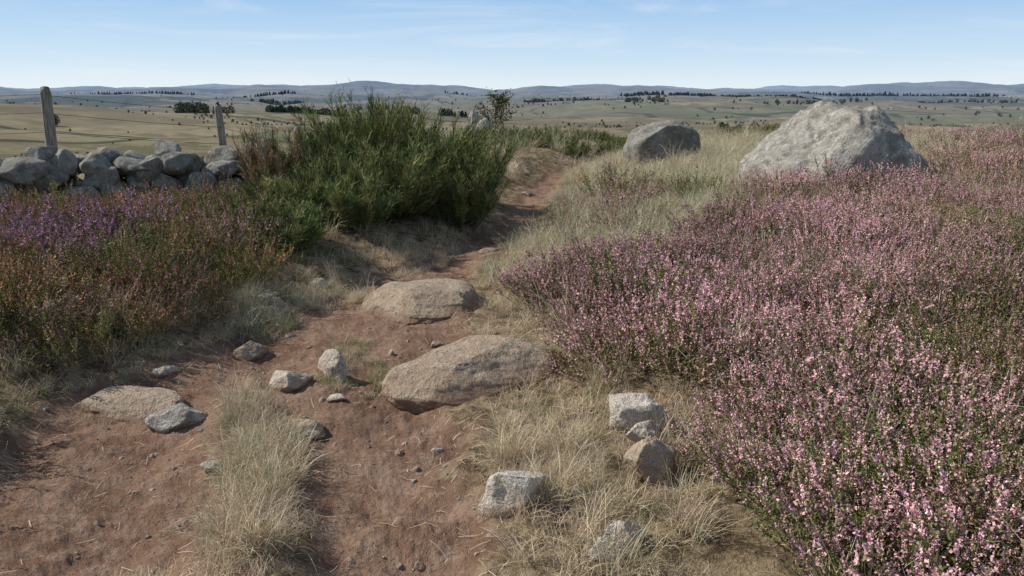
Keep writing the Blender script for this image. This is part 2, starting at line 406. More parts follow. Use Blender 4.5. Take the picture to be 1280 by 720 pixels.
for k in range(3): tuft(230 + k, GR, cG, 'g_d%d' % k, 90, .17, .09, .0032, .8, .6)

# ------------------------------------------------------------------ heather layout (right moor and left bank)
def xh(y): return np.interp(y, [1, 2.4, 3.1, 3.6, 4.0, 4.7, 5.6, 6.3, 6.8, 7.3, 8, 10, 12, 13, 16, 25], [1.08, 1.08, 1.05, 1.0, .74, .36, .1, .0, .5, 1.6, 2.2, 2.8, 4.2, 6.5, 9, 12])
ROCKS_EX = [(4.65, 11.3, 1.3), (3.05, 16.6, .7)]
def rock_free(x, y, k=1.0):
    m = np.ones(x.shape, bool)
    for a, b_, r_ in ROCKS_EX: m &= np.hypot(x - a, y - b_) > r_ * k
    return m
x, y = grid(-1, 24, .8, 9, .20); x2, y2 = grid(-1, 24, 9, 24, .33)
sc = np.concatenate([np.full(len(x), 1.0), np.full(len(x2), 1.3)]); x = np.concatenate([x, x2]); y = np.concatenate([y, y2])
n0 = noise(x * .9, y * .9, 51); n1 = fbm(x * .55, y * .55, 52, 2); n2 = fbm(x * .8 + 9, y * .8, 53, 2)
mound = noise(x * 1.7, y * 1.7, 54)
d = x - xh(y) - .3 * n0
u = rng.uniform(0, 1, len(x))
s = path_s(x, y)
keep = (x > pathx(y)) & (s > .15) & ((d > 0) | ((d > -2.4) & (y > 8) & (u < .10 + .38 * (n2 > .2)))) & rock_free(x, y)
keep &= ~((mound < -.28) & (rng.uniform(0, 1, len(x)) < .85)) & ~((n2 < -.4) & (u < .7)) & ~((y > 12) & (n1 < -.1))
x, y, sc, n1, n2, d, mound = [q[keep] for q in (x, y, sc, n1, n2, d, mound)]
u = rng.uniform(0, 1, len(x))
greenb = ss(3.6, 2.4, y) + .8 * np.exp(-((x - 2.1) / .55)**2 - ((y - 3.9) / .4)**2)
pb = np.clip(.58 + 1.7 * n1 + .5 * mound - .30 * ss(8, 14, y) - .45 * greenb, .05, .92)
pb = np.where(d < -.1, .1, pb)
v = (u - pb) / (1 - pb)
t = np.where(u < pb, rng.integers(0, 4, len(x)), np.where(v < .36, rng.integers(4, 7, len(x)), np.where(v < .74 - .3 * ss(8, 14, y), rng.integers(7, 10, len(x)), rng.integers(14, 18, len(x)))))
scatter('heather_moor', cH, x, y, sc * rng.uniform(.7, 1.1, len(x)) * (1 + .5 * mound), 0, .2, t)
# left bank
x, y = grid(-18, -.5, 1.5, 11.4, .23)
s = path_s(x, y); n1 = fbm(x * .6, y * .6, 61, 2); n2 = noise(x * .8, y * .8, 62); mound = noise(x * 1.6, y * 1.6, 64)
bushx = np.interp(y, [5, 6, 8, 9, 12], [-2.2, -2.0, -2.1, -2.6, -3.4])
wally = np.interp(x, [-16, -7.2, -5.0, -3.6], [8.0, 9.6, 10.3, 10.9])
keep = (x < pathx(y)) & (s > .25 + .15 * n2) & (x < bushx + .2 * n2) & (y < wally - .6) & (mound > -.35)
x, y, n1, n2, mound = x[keep], y[keep], n1[keep], n2[keep], mound[keep]
u = rng.uniform(0, 1, len(x))
p1 = np.clip(.48 + .9 * n1 - .25 * np.exp(-((x + 2.7) / .5)**2), .08, .88)
v = (u - p1) / (1 - p1)
t = np.where(u < p1, rng.integers(10, 12, len(x)), np.where(v < .14, rng.integers(7, 10, len(x)), np.where(v < .50, rng.integers(16, 18, len(x)), np.where(v < .84, rng.integers(4, 7, len(x)), rng.integers(14, 16, len(x))))))
pu = (np.hypot((x + 3.45) / .55, (y - 6.35) / .95) < 1 + .5 * n2) & (rng.uniform(0, 1, len(x)) < .72)
t = np.where(pu, rng.integers(12, 14, len(x)), t)
near_wall = ss(0.6, 1.5, np.interp(x, [-16, -7.2, -5.0, -3.6], [8.0, 9.6, 10.3, 10.9]) - y)
scatter('heather_bank', cH, x, y, rng.uniform(.75, 1.15, len(x)) * (1 + .45 * mound) * np.where(pu, 1.2, 1) * (.6 + .4 * near_wall), 0, .2, t)

# ------------------------------------------------------------------ grasses
gx = []; gy = []; gt = []; gs = []
def addg(x, y, t, s): gx.append(x); gy.append(y); gt.append(t); gs.append(s)
x, y = grid(-1.2, 6, 1.4, 8.5, .095)
s = path_s(x, y); d = x - xh(y); n1 = noise(x * 1.8, y * 1.8, 71); n2 = noise(x * .9, y * .9, 72)
k = (x > pathx(y)) & (s > .03 + .10 * n1) & (d < .15 + .2 * n2) & (rng.uniform(0, 1, len(x)) < .6 * ss(0, .35, s) + .15) & (n1 > -.35)
x, y, s, n1, n2 = x[k], y[k], s[k], n1[k], n2[k]; m = len(x)
addg(x, y, np.where(rng.uniform(0, 1, m) < .66, rng.integers(0, 3, m), np.where(rng.uniform(0, 1, m) < .75, rng.integers(3, 6, m), rng.integers(9, 12, m))), rng.uniform(.4, .88, m) * (.55 + .45 * ss(0, .4, s)))
x, y = grid(.3, 14, 1.2, 14, .26); k = (x > xh(y) - .1) & rock_free(x, y); x, y = x[k], y[k]; n2 = fbm(x * .8 + 9, y * .8, 53, 2); mo = noise(x * 1.7, y * 1.7, 54); m = len(x)
k = rng.uniform(0, 1, m) < .18 + .5 * (n2 < -.25) + .45 * (mo < -.25) + .4 * (y < 2.9) + .25 * (y > 8); x, y = x[k], y[k]; m = len(x)
addg(x, y, np.where(rng.uniform(0, 1, m) < .45 + .2 * (y > 7), rng.integers(3, 6, m), rng.integers(6, 12, m)), rng.uniform(.9, 1.45, m))
x, y = grid(-.2, 14, 6.6, 24, .22)
s = path_s(x, y); n1 = noise(x * .7, y * .7, 73); d = x - xh(y)
k = (x > pathx(y)) & (s > .08) & ((d < .4 + .4 * n1) | (rng.uniform(0, 1, len(x)) < .25)) & rock_free(x, y, .9) & ((y > 8.5) | (d > -2.2)); x, y, s = x[k], y[k], s[k]; m = len(x)
n1 = fbm(x * .5, y * .5, 74, 2)
addg(x, y, np.where(rng.uniform(0, 1, m) < .6 + .6 * n1, rng.integers(6, 9, m), np.where(rng.uniform(0, 1, m) < .75, rng.integers(3, 6, m), rng.integers(9, 12, m))), rng.uniform(.8, 1.35, m) * (.5 + .5 * ss(0, .6, s)))
x, y = grid(-6, .2, 1.4, 11, .095)
s = path_s(x, y); n1 = noise(x * 1.8, y * 1.8, 75)
k = (x < pathx(y)) & (s > .0 + .09 * n1) & (s < .42 + .15 * n1) & (rng.uniform(0, 1, len(x)) < .6); x, y, s, n1 = x[k], y[k], s[k], n1[k]; m = len(x)
addg(x, y, np.where(rng.uniform(0, 1, m) < .75, rng.integers(0, 3, m), np.where(rng.uniform(0, 1, m) < .5, rng.integers(3, 6, m), rng.integers(9, 12, m))), rng.uniform(.5, .95, m) * (.6 + .4 * ss(0, .3, s)))
x, y = grid(-16, -1, 2, 14, .3); s = path_s(x, y)
k = (x < pathx(y)) & (s > .3) & (rng.uniform(0, 1, len(x)) < .32); x, y = x[k], y[k]; m = len(x)
addg(x, y, rng.integers(3, 12, m), rng.uniform(.7, 1.15, m))
def blob(cx, cy, rx, ry, n, lo, hi, types, rotd=0):
    a = rng.uniform(0, 6.28, n); r = np.sqrt(rng.uniform(0, 1, n)); ux = np.cos(a) * r * rx; uy = np.sin(a) * r * ry
    q = math.radians(rotd); x = cx + ux * math.cos(q) - uy * math.sin(q); y = cy + ux * math.sin(q) + uy * math.cos(q)
    addg(x, y, np.array(types)[rng.integers(0, len(types), n)], rng.uniform(lo, hi, n))
blob(-1.0, 2.75, .13, .38, 46, .45, .8, [0, 1, 2, 3, 4, 0], 10)
blob(-1.12, 3.35, .14, .40, 42, .45, .85, [3, 4, 5, 6, 0, 1, 2], 14)
blob(-1.35, 3.85, .12, .2, 14, .4, .75, [3, 4, 6, 0], 14)
blob(-1.25, 2.2, .40, .26, 70, .35, .7, [0, 1, 2], 0)
blob(-.85, 4.55, .32, .35, 55, .3, .55, [9, 10, 11, 0, 1], 0)
blob(-1.1, 5.0, .12, .3, 25, .3, .6, [9, 10, 0, 1], 0)
blob(-1.95, 5.55, .38, .28, 80, .5, .9, [0, 1, 6, 2, 9], 20)
blob(-1.5, 6.3, .3, .2, 45, .5, .85, [0, 1, 6, 0, 2], 20)
blob(-.15, 4.9, .18, .4, 40, .4, .7, [0, 1, 2], 0)
blob(.15, 3.3, .2, .5, 40, .4, .8, [0, 1, 2, 3, 4], 0)
blob(-.9, 7.9, .25, .7, 60, .4, .8, [0, 1, 2], -20)
x, y = grid(-40, 45, 13, 62, .95); s = path_s(x, y)
k = (s > .1) & rock_free(x, y); x, y = x[k], y[k]; m = len(x)
n1 = fbm(x * .12, y * .12, 77, 2)
addg(x, y, np.where(n1 + rng.normal(0, .3, m) > .1, rng.integers(6, 9, m), rng.integers(3, 6, m)), rng.uniform(1.2, 2.2, m))
X_ = np.concatenate(gx); Y_ = np.concatenate(gy); T_ = np.concatenate(gt); S_ = np.concatenate(gs)
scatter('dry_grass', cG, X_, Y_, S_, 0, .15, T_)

x, y = grid(-3, .9, 1.8, 10, .05); s = path_s(x, y); m = len(x)
k = (s < .15) & (rng.uniform(0, 1, m) < .13 + .55 * ss(-.25, .05, s)); x, y = x[k], y[k]; m = len(x)
g = Geo(); a = rng.uniform(0, 6.28, m); L = rng.uniform(.015, .09, m)
q0x = x - np.cos(a) * L / 2; q0y = y - np.sin(a) * L / 2; q1x = x + np.cos(a) * L / 2; q1y = y + np.sin(a) * L / 2
P = np.stack([np.stack([q0x, q0y, height(q0x, q0y) + .005], 1), np.stack([x, y, height(x, y) + .009], 1), np.stack([q1x, q1y, height(q1x, q1y) + .006], 1)], 1)
g.rib(P, rng.uniform(.001, .0028, (m, 1)) * np.ones((1, 3)), unit(np.stack([-np.sin(a), np.cos(a), 0 * a], 1)), np.array(STR + [(.12, .08, .05)])[rng.integers(0, 5, m)])
g.obj('dead_grass_litter', GRASS)

# ------------------------------------------------------------------ broom bushes
def broom(name, cx, cy, H, R, seed, n=110, K=34, dry=.05):
    rg = np.random.default_rng(seed); g = Geo()
    az = rg.uniform(0, 2 * np.pi, n); r0 = np.sqrt(rg.uniform(0, 1, n))
    ti = math.atan(R / H * 1.25) * r0 * 1.2; L = H * .86 * rg.uniform(.55, 1.08, n)
    b = np.stack([np.cos(az) * r0 * R * .35, np.sin(az) * r0 * R * .35, -.05 + 0 * r0], 1)
    d = np.stack([np.sin(ti) * np.cos(az), np.sin(ti) * np.sin(az), np.cos(ti)], 1)
    tl = np.linspace(0, 1, 5); out = np.stack([np.cos(az), np.sin(az), 0 * az], 1)
    f = lambda t: b[:, None] + d[:, None] * (L[:, None] * t)[..., None] + out[:, None] * (R * .25 * r0[:, None] * t * (1 - t) * 1.5)[..., None]
    P = f(np.tile(tl, (n, 1)))
    g.rib(P, np.array([.014, .011, .008, .006, .004]), unit(np.cross(d, rvec(rg, n))), jit(rg, (.10, .085, .045), n))
    tt = rg.uniform(.18, .97, (n, K)); st = f(tt).reshape(-1, 3); N_ = n * K
    dd = unit(np.repeat(d, K, 0) * .85 + rvec(rg, N_) * .55 + np.array([0, 0, .28])); ln = rg.uniform(.07, .20, N_) * (H / 1.2)**.5
    tone = np.repeat(rg.uniform(.5, 1.4, n), K)
    q = np.linspace(0, 1, 3); bend = rvec(rg, N_) * .03
    PP = st[:, None] + dd[:, None] * (ln[:, None] * q)[..., None] + bend[:, None] * (q**2)[None, :, None]
    yel = rg.uniform(0, 1, (n, 1)); stemcol = (1 - yel) * np.array([[.105, .14, .05]]) + yel * np.array([[.225, .22, .085]])
    base = np.where(rg.uniform(0, 1, (N_, 1)) < dry, np.array([[.34, .25, .14]]), np.repeat(stemcol, K, 0))
    C = (base * tone[:, None] * rg.uniform(.7, 1.3, (N_, 1)))[:, None] * np.linspace(.7, 1.3, 3)[None, :, None]
    g.rib(PP, np.array([.007, .0065, .004]), unit(np.cross(dd, rvec(rg, N_))), np.clip(C, 0, 1))
    M = 3; N2 = N_ * M; t2 = rg.uniform(.2, .95, (N_, M))
    s2 = (st[:, None] + dd[:, None] * (ln[:, None] * t2)[..., None]).reshape(-1, 3); d2 = unit(np.repeat(dd, M, 0) * .8 + rvec(rg, N2) * .6)
    l2 = rg.uniform(.03, .08, N2)
    g.rib(np.stack([s2, s2 + d2 * l2[:, None]], 1), np.array([.006, .003]), unit(np.cross(d2, rvec(rg, N2))), np.clip(np.repeat(base[:, 0:3] * tone[:, None], M, 0) * rg.uniform(.8, 1.5, (N2, 1)), 0, 1))
    ob = g.obj(name, BROOM); ob.location = (cx, cy, float(height(np.array([cx]), np.array([cy]))[0]))
    return ob
BR = [(-1.15, 10.0, 1.28, .66, 140), (-1.75, 10.2, 1.52, .62, 150), (-.62, 9.5, .98, .46, 110), (-1.35, 9.0, 1.0, .62, 140), (-2.25, 9.7, 1.1, .46, 100), (-2.75, 10.1, .72, .42, 70),
      (-2.3, 8.2, .62, .40, 80), (-1.95, 8.7, .82, .46, 90), (-.55, 11.4, 1.0, .48, 80), (-2.0, 7.2, .45, .3, 60), (-2.4, 7.5, .50, .36, 60), (-1.6, 8.2, .60, .36, 70), (-2.7, 8.9, .55, .4, 60), (-2.05, 11.2, 1.2, .35, 60)]
for k, (bx, by, H, R, n) in enumerate(BR): broom('broom_bush', bx, by, H, R, 300 + k, n, 48)
broom('dry_broom_bush', -2.75, 9.3, 1.15, .30, 340, 50, 30, .75)
cB = coll('lib_broom')
for k in range(3):
    o = broom('lb%d' % k, 0, 0, .62, .45, 360 + k, 50, 20); o.location = (0, 0, 0); scene.collection.objects.unlink(o); cB.objects.link(o)
bx = []
for (cx, cy, rx, ry, n) in [(-.9, 21, 1.3, 1.6, 14), (1.0, 20.5, .9, 1.0, 7), (3.3, 21.5, 1.2, 1.2, 12), (1.0, 27, 3.0, 1.5, 22), (6.5, 24, 2.5, 1.5, 16), (-3.5, 25, 2, 2, 12), (5.6, 31, 5, 2, 26), (-4, 34, 5, 3, 14), (12, 36, 7, 3, 20)]:
    a = rng.uniform(0, 6.28, n); r = np.sqrt(rng.uniform(0, 1, n)); bx.append(np.stack([cx + np.cos(a) * r * rx, cy + np.sin(a) * r * ry], 1))
bx = np.concatenate(bx); scatter('broom_thicket', cB, bx[:, 0], bx[:, 1], rng.uniform(.6, 1.05, len(bx)), 0, .1)

# ------------------------------------------------------------------ rocks
import bmesh
ICO = {}
def ico(sub):
    if sub not in ICO:
        bm = bmesh.new(); bmesh.ops.create_icosphere(bm, subdivisions=sub, radius=1)
        ICO[sub] = (np.array([v.co[:] for v in bm.verts]), np.array([[v.index for v in f.verts] for f in bm.faces])); bm.free()
    return ICO[sub]
def rock_shape(seed, dims, sub=5, nplanes=14, dmin=.62, dmax=.92, planes=(), rough=.06, rz=0, ridge=0):
    rg = np.random.default_rng(seed); v, f = ico(sub); v = v.copy()
    v *= (1 + .18 * noise3(v * 1.1 + seed, seed))[:, None]
    pl = [(np.array(p[:3], float) / np.linalg.norm(p[:3]), p[3]) for p in planes]
    pl += [(nn, dd) for nn, dd in zip(rvec(rg, nplanes), rg.uniform(dmin, dmax, nplanes))]
    for nn, dd in pl:
        ov = v @ nn - dd; v -= np.clip(ov, 0, None)[:, None] * nn * .95
    v = v + unit(v) * (rough * noise3(v * 2.5 + seed, seed + 5) + rough * .5 * noise3(v * 6 + seed, seed + 8) + rough * .25 * noise3(v * 15, seed + 9) + rough * .12 * noise3(v * 40, seed + 10))[:, None]
    if ridge:
        rr = np.abs(noise3(v * 2.1 + 9, seed + 12)); v = v - unit(v) * (ridge * np.exp(-(rr / .06)**2))[:, None]
    v = v * np.array(dims) / 2
    if rz:
        c, s_ = math.cos(rz), math.sin(rz); v = np.stack([v[:, 0] * c - v[:, 1] * s_, v[:, 0] * s_ + v[:, 1] * c, v[:, 2]], 1)
    return v, f
def rock(name, x, y, dims, mat, seed, sink=.3, sub=5, rz=0, **kw):
    v, f = rock_shape(seed, dims, sub, rz=rz, **kw)
    z = float(height(np.array([x]), np.array([y]))[0]) + dims[2] * (.5 - sink)
    gz = height(v[:, 0] + x, v[:, 1] + y)
    low = 1 - np.clip((v[:, 2] + z - gz) / max(.05, dims[2] * .35), 0, 1)
    ob = mk(name, v, f, None, mat, {'low': low}, smooth=True); ob.location = (x, y, z); return ob
rock('granite_boulder', 4.68, 11.3, (3.4, 2.2, 2.45), GRAN, 11, sink=.43, sub=6, nplanes=5, dmin=.86, dmax=.97, rough=.075, ridge=.03,
     planes=[(-.74, -.30, .60, .46), (.15, -.1, 1.0, .74), (.80, -.15, .55, .56), (.25, -.92, .30, .55), (.95, -.2, .15, .80), (-.95, .1, .2, .86), (.35, -.6, .72, .62), (-.2, -.8, .55, .60)])
rock('granite_boulder', 3.05, 16.6, (1.5, 1.2, 1.5), GRAND, 23, sink=.38, sub=6, nplanes=7, dmin=.86, dmax=.97, rough=.055, planes=[(.30, -.95, -.15, .58), (-.5, -.2, .85, .82)])
rock('stone_block', -.75, 23.5, (.55, .5, .9), GRAN, 31, sink=.3, nplanes=12)
rock('stone_block', -.35, 23.2, (.7, .5, .5), GRAN, 32, sink=.3, nplanes=12)
rock('stone_block', -1.1, 24.0, (.4, .4, 1.1), GRAN, 33, sink=.25, nplanes=12)
rock('embedded_path_rock', -.70, 6.0, (1.05, .9, .40), PATHR, 41, sink=.48, sub=6, nplanes=12, dmin=.72, dmax=.92, rough=.05, ridge=.015, planes=[(0, 0, 1, .82), (-.7, -.6, .3, .66)])
rock('embedded_path_rock', -.2, 4.42, (1.02, .68, .44), PATHR, 42, sink=.45, sub=6, nplanes=10, dmin=.76, dmax=.94, rough=.045, rz=.25, ridge=.012, planes=[(-.45, -.1, .9, .72), (.1, -.8, .55, .70)])
rock('flat_path_rock', -2.1, 4.1, (.66, .44, .2), PATHR, 43, sink=.5, nplanes=12, rough=.05, ridge=.015)
rock('flat_path_rock', -1.05, 3.78, (.26, .2, .10), PATHR, 44, sink=.45, nplanes=8)
L_ = [('pale_rock', -.01, 2.87, (.36, .25, .26), PALER, 51, .35, .5), ('pale_rock', .58, 3.55, (.36, .26, .27), PALER, 52, .2, .2), ('pale_rock', .58, 3.05, (.28, .22, .24), PATHR, 53, .2, .9),
      ('pale_rock', .58, 3.27, (.18, .15, .18), PALER, 54, .1, 0), ('pale_rock', .38, 2.55, (.24, .18, .15), PALER, 55, .25, .3),
      ('grey_rock', -1.72, 3.86, (.32, .24, .22), GRAN, 56, .4, .2), ('pale_rock', -1.27, 4.36, (.26, .2, .21), PALER, 157, .33, .1), ('pale_rock', -1.06, 4.5, (.13, .28, .28), PALER, 58, .4, .8),
      ('grey_rock', -1.32, 3.27, (.12, .1, .09), GRAN, 59, .3, 0), ('pale_rock', -2.05, 4.55, (.18, .12, .1), PALER, 60, .35, .3), ('grey_rock', -1.7, 5.0, (.24, .18, .17), PATHR, 61, .35, .3),
      ('grey_rock', -1.9, 5.85, (.30, .20, .18), GRAN, 62, .25, .3), ('pale_rock', -1.6, 6.5, (.22, .16, .16), PALER, 63, .25, .3), ('grey_rock', .32, 5.2, (.2, .16, .2), PATHR, 64, .3, .3),
      ('grey_rock', -.25, 8.1, (.3, .2, .14), PATHR, 65, .4, 0), ('grey_rock', .25, 13.3, (.3, .2, .12), PATHR, 67, .35, 0), ('grey_rock', 0.0, 15.6, (.5, .3, .25), PATHR, 68, .35, 0), ('grey_rock', -.35, 16.2, (.45, .3, .25), GRAN, 66, .35, 0),
      ('pale_rock', -.95, 4.12, (.12, .09, .06), PALER, 70, .3, 0), ('pale_rock', -.5, 5.1, (.12, .09, .07), PATHR, 71, .3, 0)]
for nm, x, y, dm, mt, sd, sk, rz in L_:
    rock(nm, x, y, dm, mt, sd, sink=sk, sub=5, rz=rz, nplanes=14, dmin=.5, dmax=.85, rough=.06)

cP = coll('lib_pebbles')
for k in range(6):
    v, f = rock_shape(400 + k, (1, .8, .6), 2, nplanes=12, rough=.05)
    mk('p%d' % k, v, f, None, [PATHR, PALER, GRAN, PATHR, PATHR, GRAN][k], {'low': np.full(len(v), .6 if k < 4 else .3)}, smooth=False, coll=cP)
x, y = grid(-3, 1, 1.5, 14, .04); s = path_s(x, y); m = len(x); n1 = noise(x * 1.5, y * 1.5, 81)
k = (s < .15) & (rng.uniform(0, 1, m) < .13 + .30 * n1); x, y = x[k], y[k]; m = len(x)
scatter('pebbles', cP, x, y, np.clip(.0085 * np.exp(rng.normal(0, .8, m)), .004, .06), 0, .4)

# ------------------------------------------------------------------ dry stone wall
WP = np.array([(-16, 8.0), (-7.2, 9.6), (-5.0, 10.3), (-3.3, 10.95)])
seg = np.hypot(*np.diff(WP, axis=0).T); cum = np.concatenate([[0], np.cumsum(seg)])
rg = np.random.default_rng(77); VV = []; FF = []; n_ = 0
for layer, (zc, sz) in enumerate([(.10, .46), (.34, .42), (.56, .40), (.73, .34)]):
    u = rg.uniform(0, .2)
    while u < cum[-1]:
        w = sz * rg.uniform(.55, 1.5); uu = u + w / 2
        cx = np.interp(uu, cum, WP[:, 0]); cy = np.interp(uu, cum, WP[:, 1])
        for row in (-1, 1):
            if layer == 2 and rg.uniform() < .12: continue
            if layer == 3 and rg.uniform() < .58: continue
            sx = w * rg.uniform(1.08, 1.25); sy = sz * rg.uniform(.8, 1.15); szz = sz * rg.uniform(.7, 1.1)
            v, f = rock_shape(int(rg.integers(1e5)), (sx, sy, szz), 4, nplanes=18, dmin=.56, dmax=.92, rough=.06, rz=rg.uniform(-.6, .6))
            tl = rg.normal(0, .35); v = np.stack([v[:, 0] * math.cos(tl) - v[:, 2] * math.sin(tl), v[:, 1], v[:, 0] * math.sin(tl) + v[:, 2] * math.cos(tl)], 1) * 1.08
            ox = cx + rg.normal(0, .04); oy = cy + row * (.2 - .035 * layer) + rg.normal(0, .05)
            v = v + np.array([ox, oy, float(height(np.array([cx]), np.array([cy]))[0]) + zc + rg.normal(0, .05)])
            VV.append(v); FF.append(f + n_); n_ += len(v)
        u += w * .93
mk('dry_stone_wall', np.concatenate(VV), np.concatenate(FF), None, WALLR, None, smooth=True)

# ------------------------------------------------------------------ fence
def wood_mat():
    m, nt = newmat('weathered_wood'); g = N(nt, 'ShaderNodeTexCoord'); mp = N(nt, 'ShaderNodeMapping'); mp.inputs['Scale'].default_value = (1, 1, .08)
    nt.links.new(g.outputs['Object'], mp.inputs[0]); n1 = tex(nt, 45, 5, .7, mp.outputs[0]).outputs[0]; n2 = tex(nt, 6, 4, .6, g.outputs['Object']).outputs[0]
    c = mixc(nt, rampf(nt, n1, .35, .65), (.15, .125, .10), (.40, .35, .29)); c = mixc(nt, rampf(nt, n2, .5, .7), c, (.28, .25, .19))
    b = N(nt, 'ShaderNodeBsdfPrincipled'); nt.links.new(c, b.inputs['Base Color']); b.inputs['Roughness'].default_value = .9
    bp = N(nt, 'ShaderNodeBump'); bp.inputs['Distance'].default_value = .03; nt.links.new(n1, bp.inputs['Height']); nt.links.new(bp.outputs[0], b.inputs['Normal'])
    o = N(nt, 'ShaderNodeOutputMaterial'); nt.links.new(b.outputs[0], o.inputs[0]); return m
WOOD = wood_mat()
m, nt = newmat('rusty_wire'); b = N(nt, 'ShaderNodeBsdfPrincipled'); b.inputs['Base Color'].default_value = (.09, .065, .05, 1); b.inputs['Roughness'].default_value = .7
o = N(nt, 'ShaderNodeOutputMaterial'); nt.links.new(b.outputs[0], o.inputs[0]); WIRE = m
fence = bpy.data.objects.new('wire_fence', None); scene.collection.objects.link(fence)
posts = [(-12.5, 10.6, 1.62, .075, .02), (-7.42, 13.1, 1.66, .085, .03), (-5.25, 14.9, 1.36, .072, -.07), (-5.75, 21.8, .66, .085, .02), (-5.9, 32, -.35, .08, 0), (-6.5, 48, -2.0, .08, 0)]
tops = []
for k, (x, y, zt, r, ln) in enumerate(posts):
    zg = float(height(np.array([x]), np.array([y]))[0]) - .2; zt = max(zt, zg + .9)
    v = []; NS = 20; NR = 26; rg = np.random.default_rng(500 + k)
    for i in range(NR):
        t = i / (NR - 1); rr = r * (1.12 - .2 * t)
        if i == NR - 1: rr *= .82
        for j in range(NS):
            a = j / NS * 2 * math.pi; q = rr * (1 + .08 * math.sin(3 * a + k) + .05 * math.sin(7 * a + 2 * t + k) + .015 * rg.normal())
            v.append((q * math.cos(a) + ln * t, q * math.sin(a), t * (zt - zg) + (.03 * math.cos(a + k) if i == NR - 1 else 0)))
    v.append((ln, 0, zt - zg + .012))
    tri = []
    for i in range(NR - 1):
        for j in range(NS):
            j2 = (j + 1) % NS; A_ = i * NS + j; B_ = i * NS + j2; C_ = A_ + NS; D_ = B_ + NS; tri += [(A_, B_, D_), (A_, D_, C_)]
    for j in range(NS): tri.append(((NR - 1) * NS + j, (NR - 1) * NS + (j + 1) % NS, len(v) - 1))
    ob = mk('post_%d' % (k + 1), np.array(v), np.array(tri), None, WOOD, smooth=True); ob.location = (x, y, zg); ob.parent = fence
    tops.append((x, y, zt, zg, ln))
g = Geo()
for lvl in (.10, .38, .68):
    for a, b in zip(tops[:-1], tops[1:]):
        K = 24; t = np.linspace(0, 1, K); Ln = math.hypot(b[0] - a[0], b[1] - a[1])
        P = np.stack([a[0] + (b[0] - a[0]) * t, a[1] + (b[1] - a[1]) * t - .09, (a[2] - lvl) + (b[2] - a[2]) * t - .025 * Ln * t * (1 - t)], 1)
        g.tube(P, .004, (.1, .08, .06), 5)
        nb = int(Ln / .14); tb = (np.arange(nb) + .5) / nb
        Q = np.stack([np.interp(tb, t, P[:, i]) for i in range(3)], 1); dd = rvec(rng, nb)
        g.rib(np.stack([Q - dd * .016, Q + dd * .016], 1), np.array([.003, .003]), unit(np.cross(dd, rvec(rng, nb))), np.full((nb, 3), .08))
ob = g.obj('barbed_wire', WIRE); ob.parent = fence

# ------------------------------------------------------------------ young tree
def tree(name, cx, cy, H, seed, leafc=(.085, .10, .04), nl=2600, mat=FARF, spread=.42):
    rg = np.random.default_rng(seed); g = Geo()
    T = np.array([(0, 0, -.1), (.02 * H, 0, .25 * H), (-.01 * H, .01, .5 * H), (.02 * H, 0, .75 * H), (.03 * H, 0, .95 * H)])
    g.tube(T, np.array([.022, .018, .014, .009, .004]) * H, (.13, .11, .09)); tips = []
    for k in range(24):
        t = rg.uniform(.25, .92); b = np.array([np.interp(t * H, T[:, 2], T[:, i]) for i in range(3)]); a = rg.uniform(0, 6.28)
        L = H * spread * (1.15 - t) * rg.uniform(.6, 1.1) + .08 * H; up = rg.uniform(.5, 1.2); d = unit(np.array([math.cos(a), math.sin(a), up]))
        P = np.array([b, b + d * L * .5 + np.array([0, 0, .02 * H]), b + d * L]); g.tube(P, np.array([.008, .005, .002]) * H, (.13, .11, .09), 5)
        for q in np.linspace(.35, 1, 4): tips.append(b + d * L * q)
    tips = np.array(tips); c = tips[rg.integers(0, len(tips), nl)] + rg.normal(0, .04 * H, (nl, 3)); dd = rvec(rg, nl); sz = rg.uniform(.012, .024, nl) * H
    g.rib(np.stack([c, c + dd * sz[:, None] * 1.5], 1), sz[:, None] * np.ones((1, 2)), unit(np.cross(dd, rvec(rg, nl))), jit(rg, leafc, nl, .5))
    ob = g.obj(name, mat); ob.location = (cx, cy, float(height(np.array([cx]), np.array([cy]))[0])); return ob
tree('young_rowan_tree', -.72, 36, 2.35, 601, nl=1300, spread=.62, leafc=(.16, .165, .08))

# distant trees
cT = coll('lib_far_trees')
def fart(nm, seed, conifer):
    rg = np.random.default_rng(seed); g = Geo(); n = 300
    z = rg.uniform(.08, 1, n); a = rg.uniform(0, 6.28, n)
    prof = (1.02 - z)**.7 * .30 if conifer else .46 * np.sqrt(np.clip(1 - ((z - .5) / .52)**2, 0, 1))
    rr = prof * np.sqrt(rg.uniform(.2, 1, n)) * (1 + .25 * np.sin(3 * a + seed))
    c = np.stack([rr * np.cos(a), rr * np.sin(a), z], 1); d = rvec(rg, n); s_ = rg.uniform(.06, .13, n)
    g.rib(np.stack([c, c + d * s_[:, None]], 1), s_[:, None] * np.ones((1, 2)), unit(np.cross(d, rvec(rg, n))), jit(rg, (.05, .07, .036) if conifer else (.085, .098, .045), n, .5))
    g.tube([(0, 0, -.1), (0, 0, .5)], np.array([.02, .015]), (.06, .05, .04), 5)
    g.obj(nm, FARF, coll=cT)
for k in range(3): fart('t_a%d' % k, 700 + k, True)
for k in range(3): fart('t_b%d' % k, 710 + k, False)
pts = []
def wood(px, wpx, r, depth, n, h, con=1):
    x = r * (px + wpx * rng.uniform(-.5, .5, n)) / 1000; y = r + depth * rng.uniform(-.5, .5, n) + .03 * x + .25 * r * .1 * noise(x / (.02 * r), x * 0 + r, 3)
    k = (noise(x / (.02 * r), y / (.03 * r), 7) > -.25); x, y = x[k], y[k]; n = len(x)
    pts.append(np.stack([x, y, h * rng.uniform(.5, 1.2, n) * (1 + .3 * noise(x / (.008 * r), y * 0, 8)), np.where(rng.uniform(0, 1, n) < con, rng.integers(0, 3, n), rng.integers(3, 6, n))], 1))
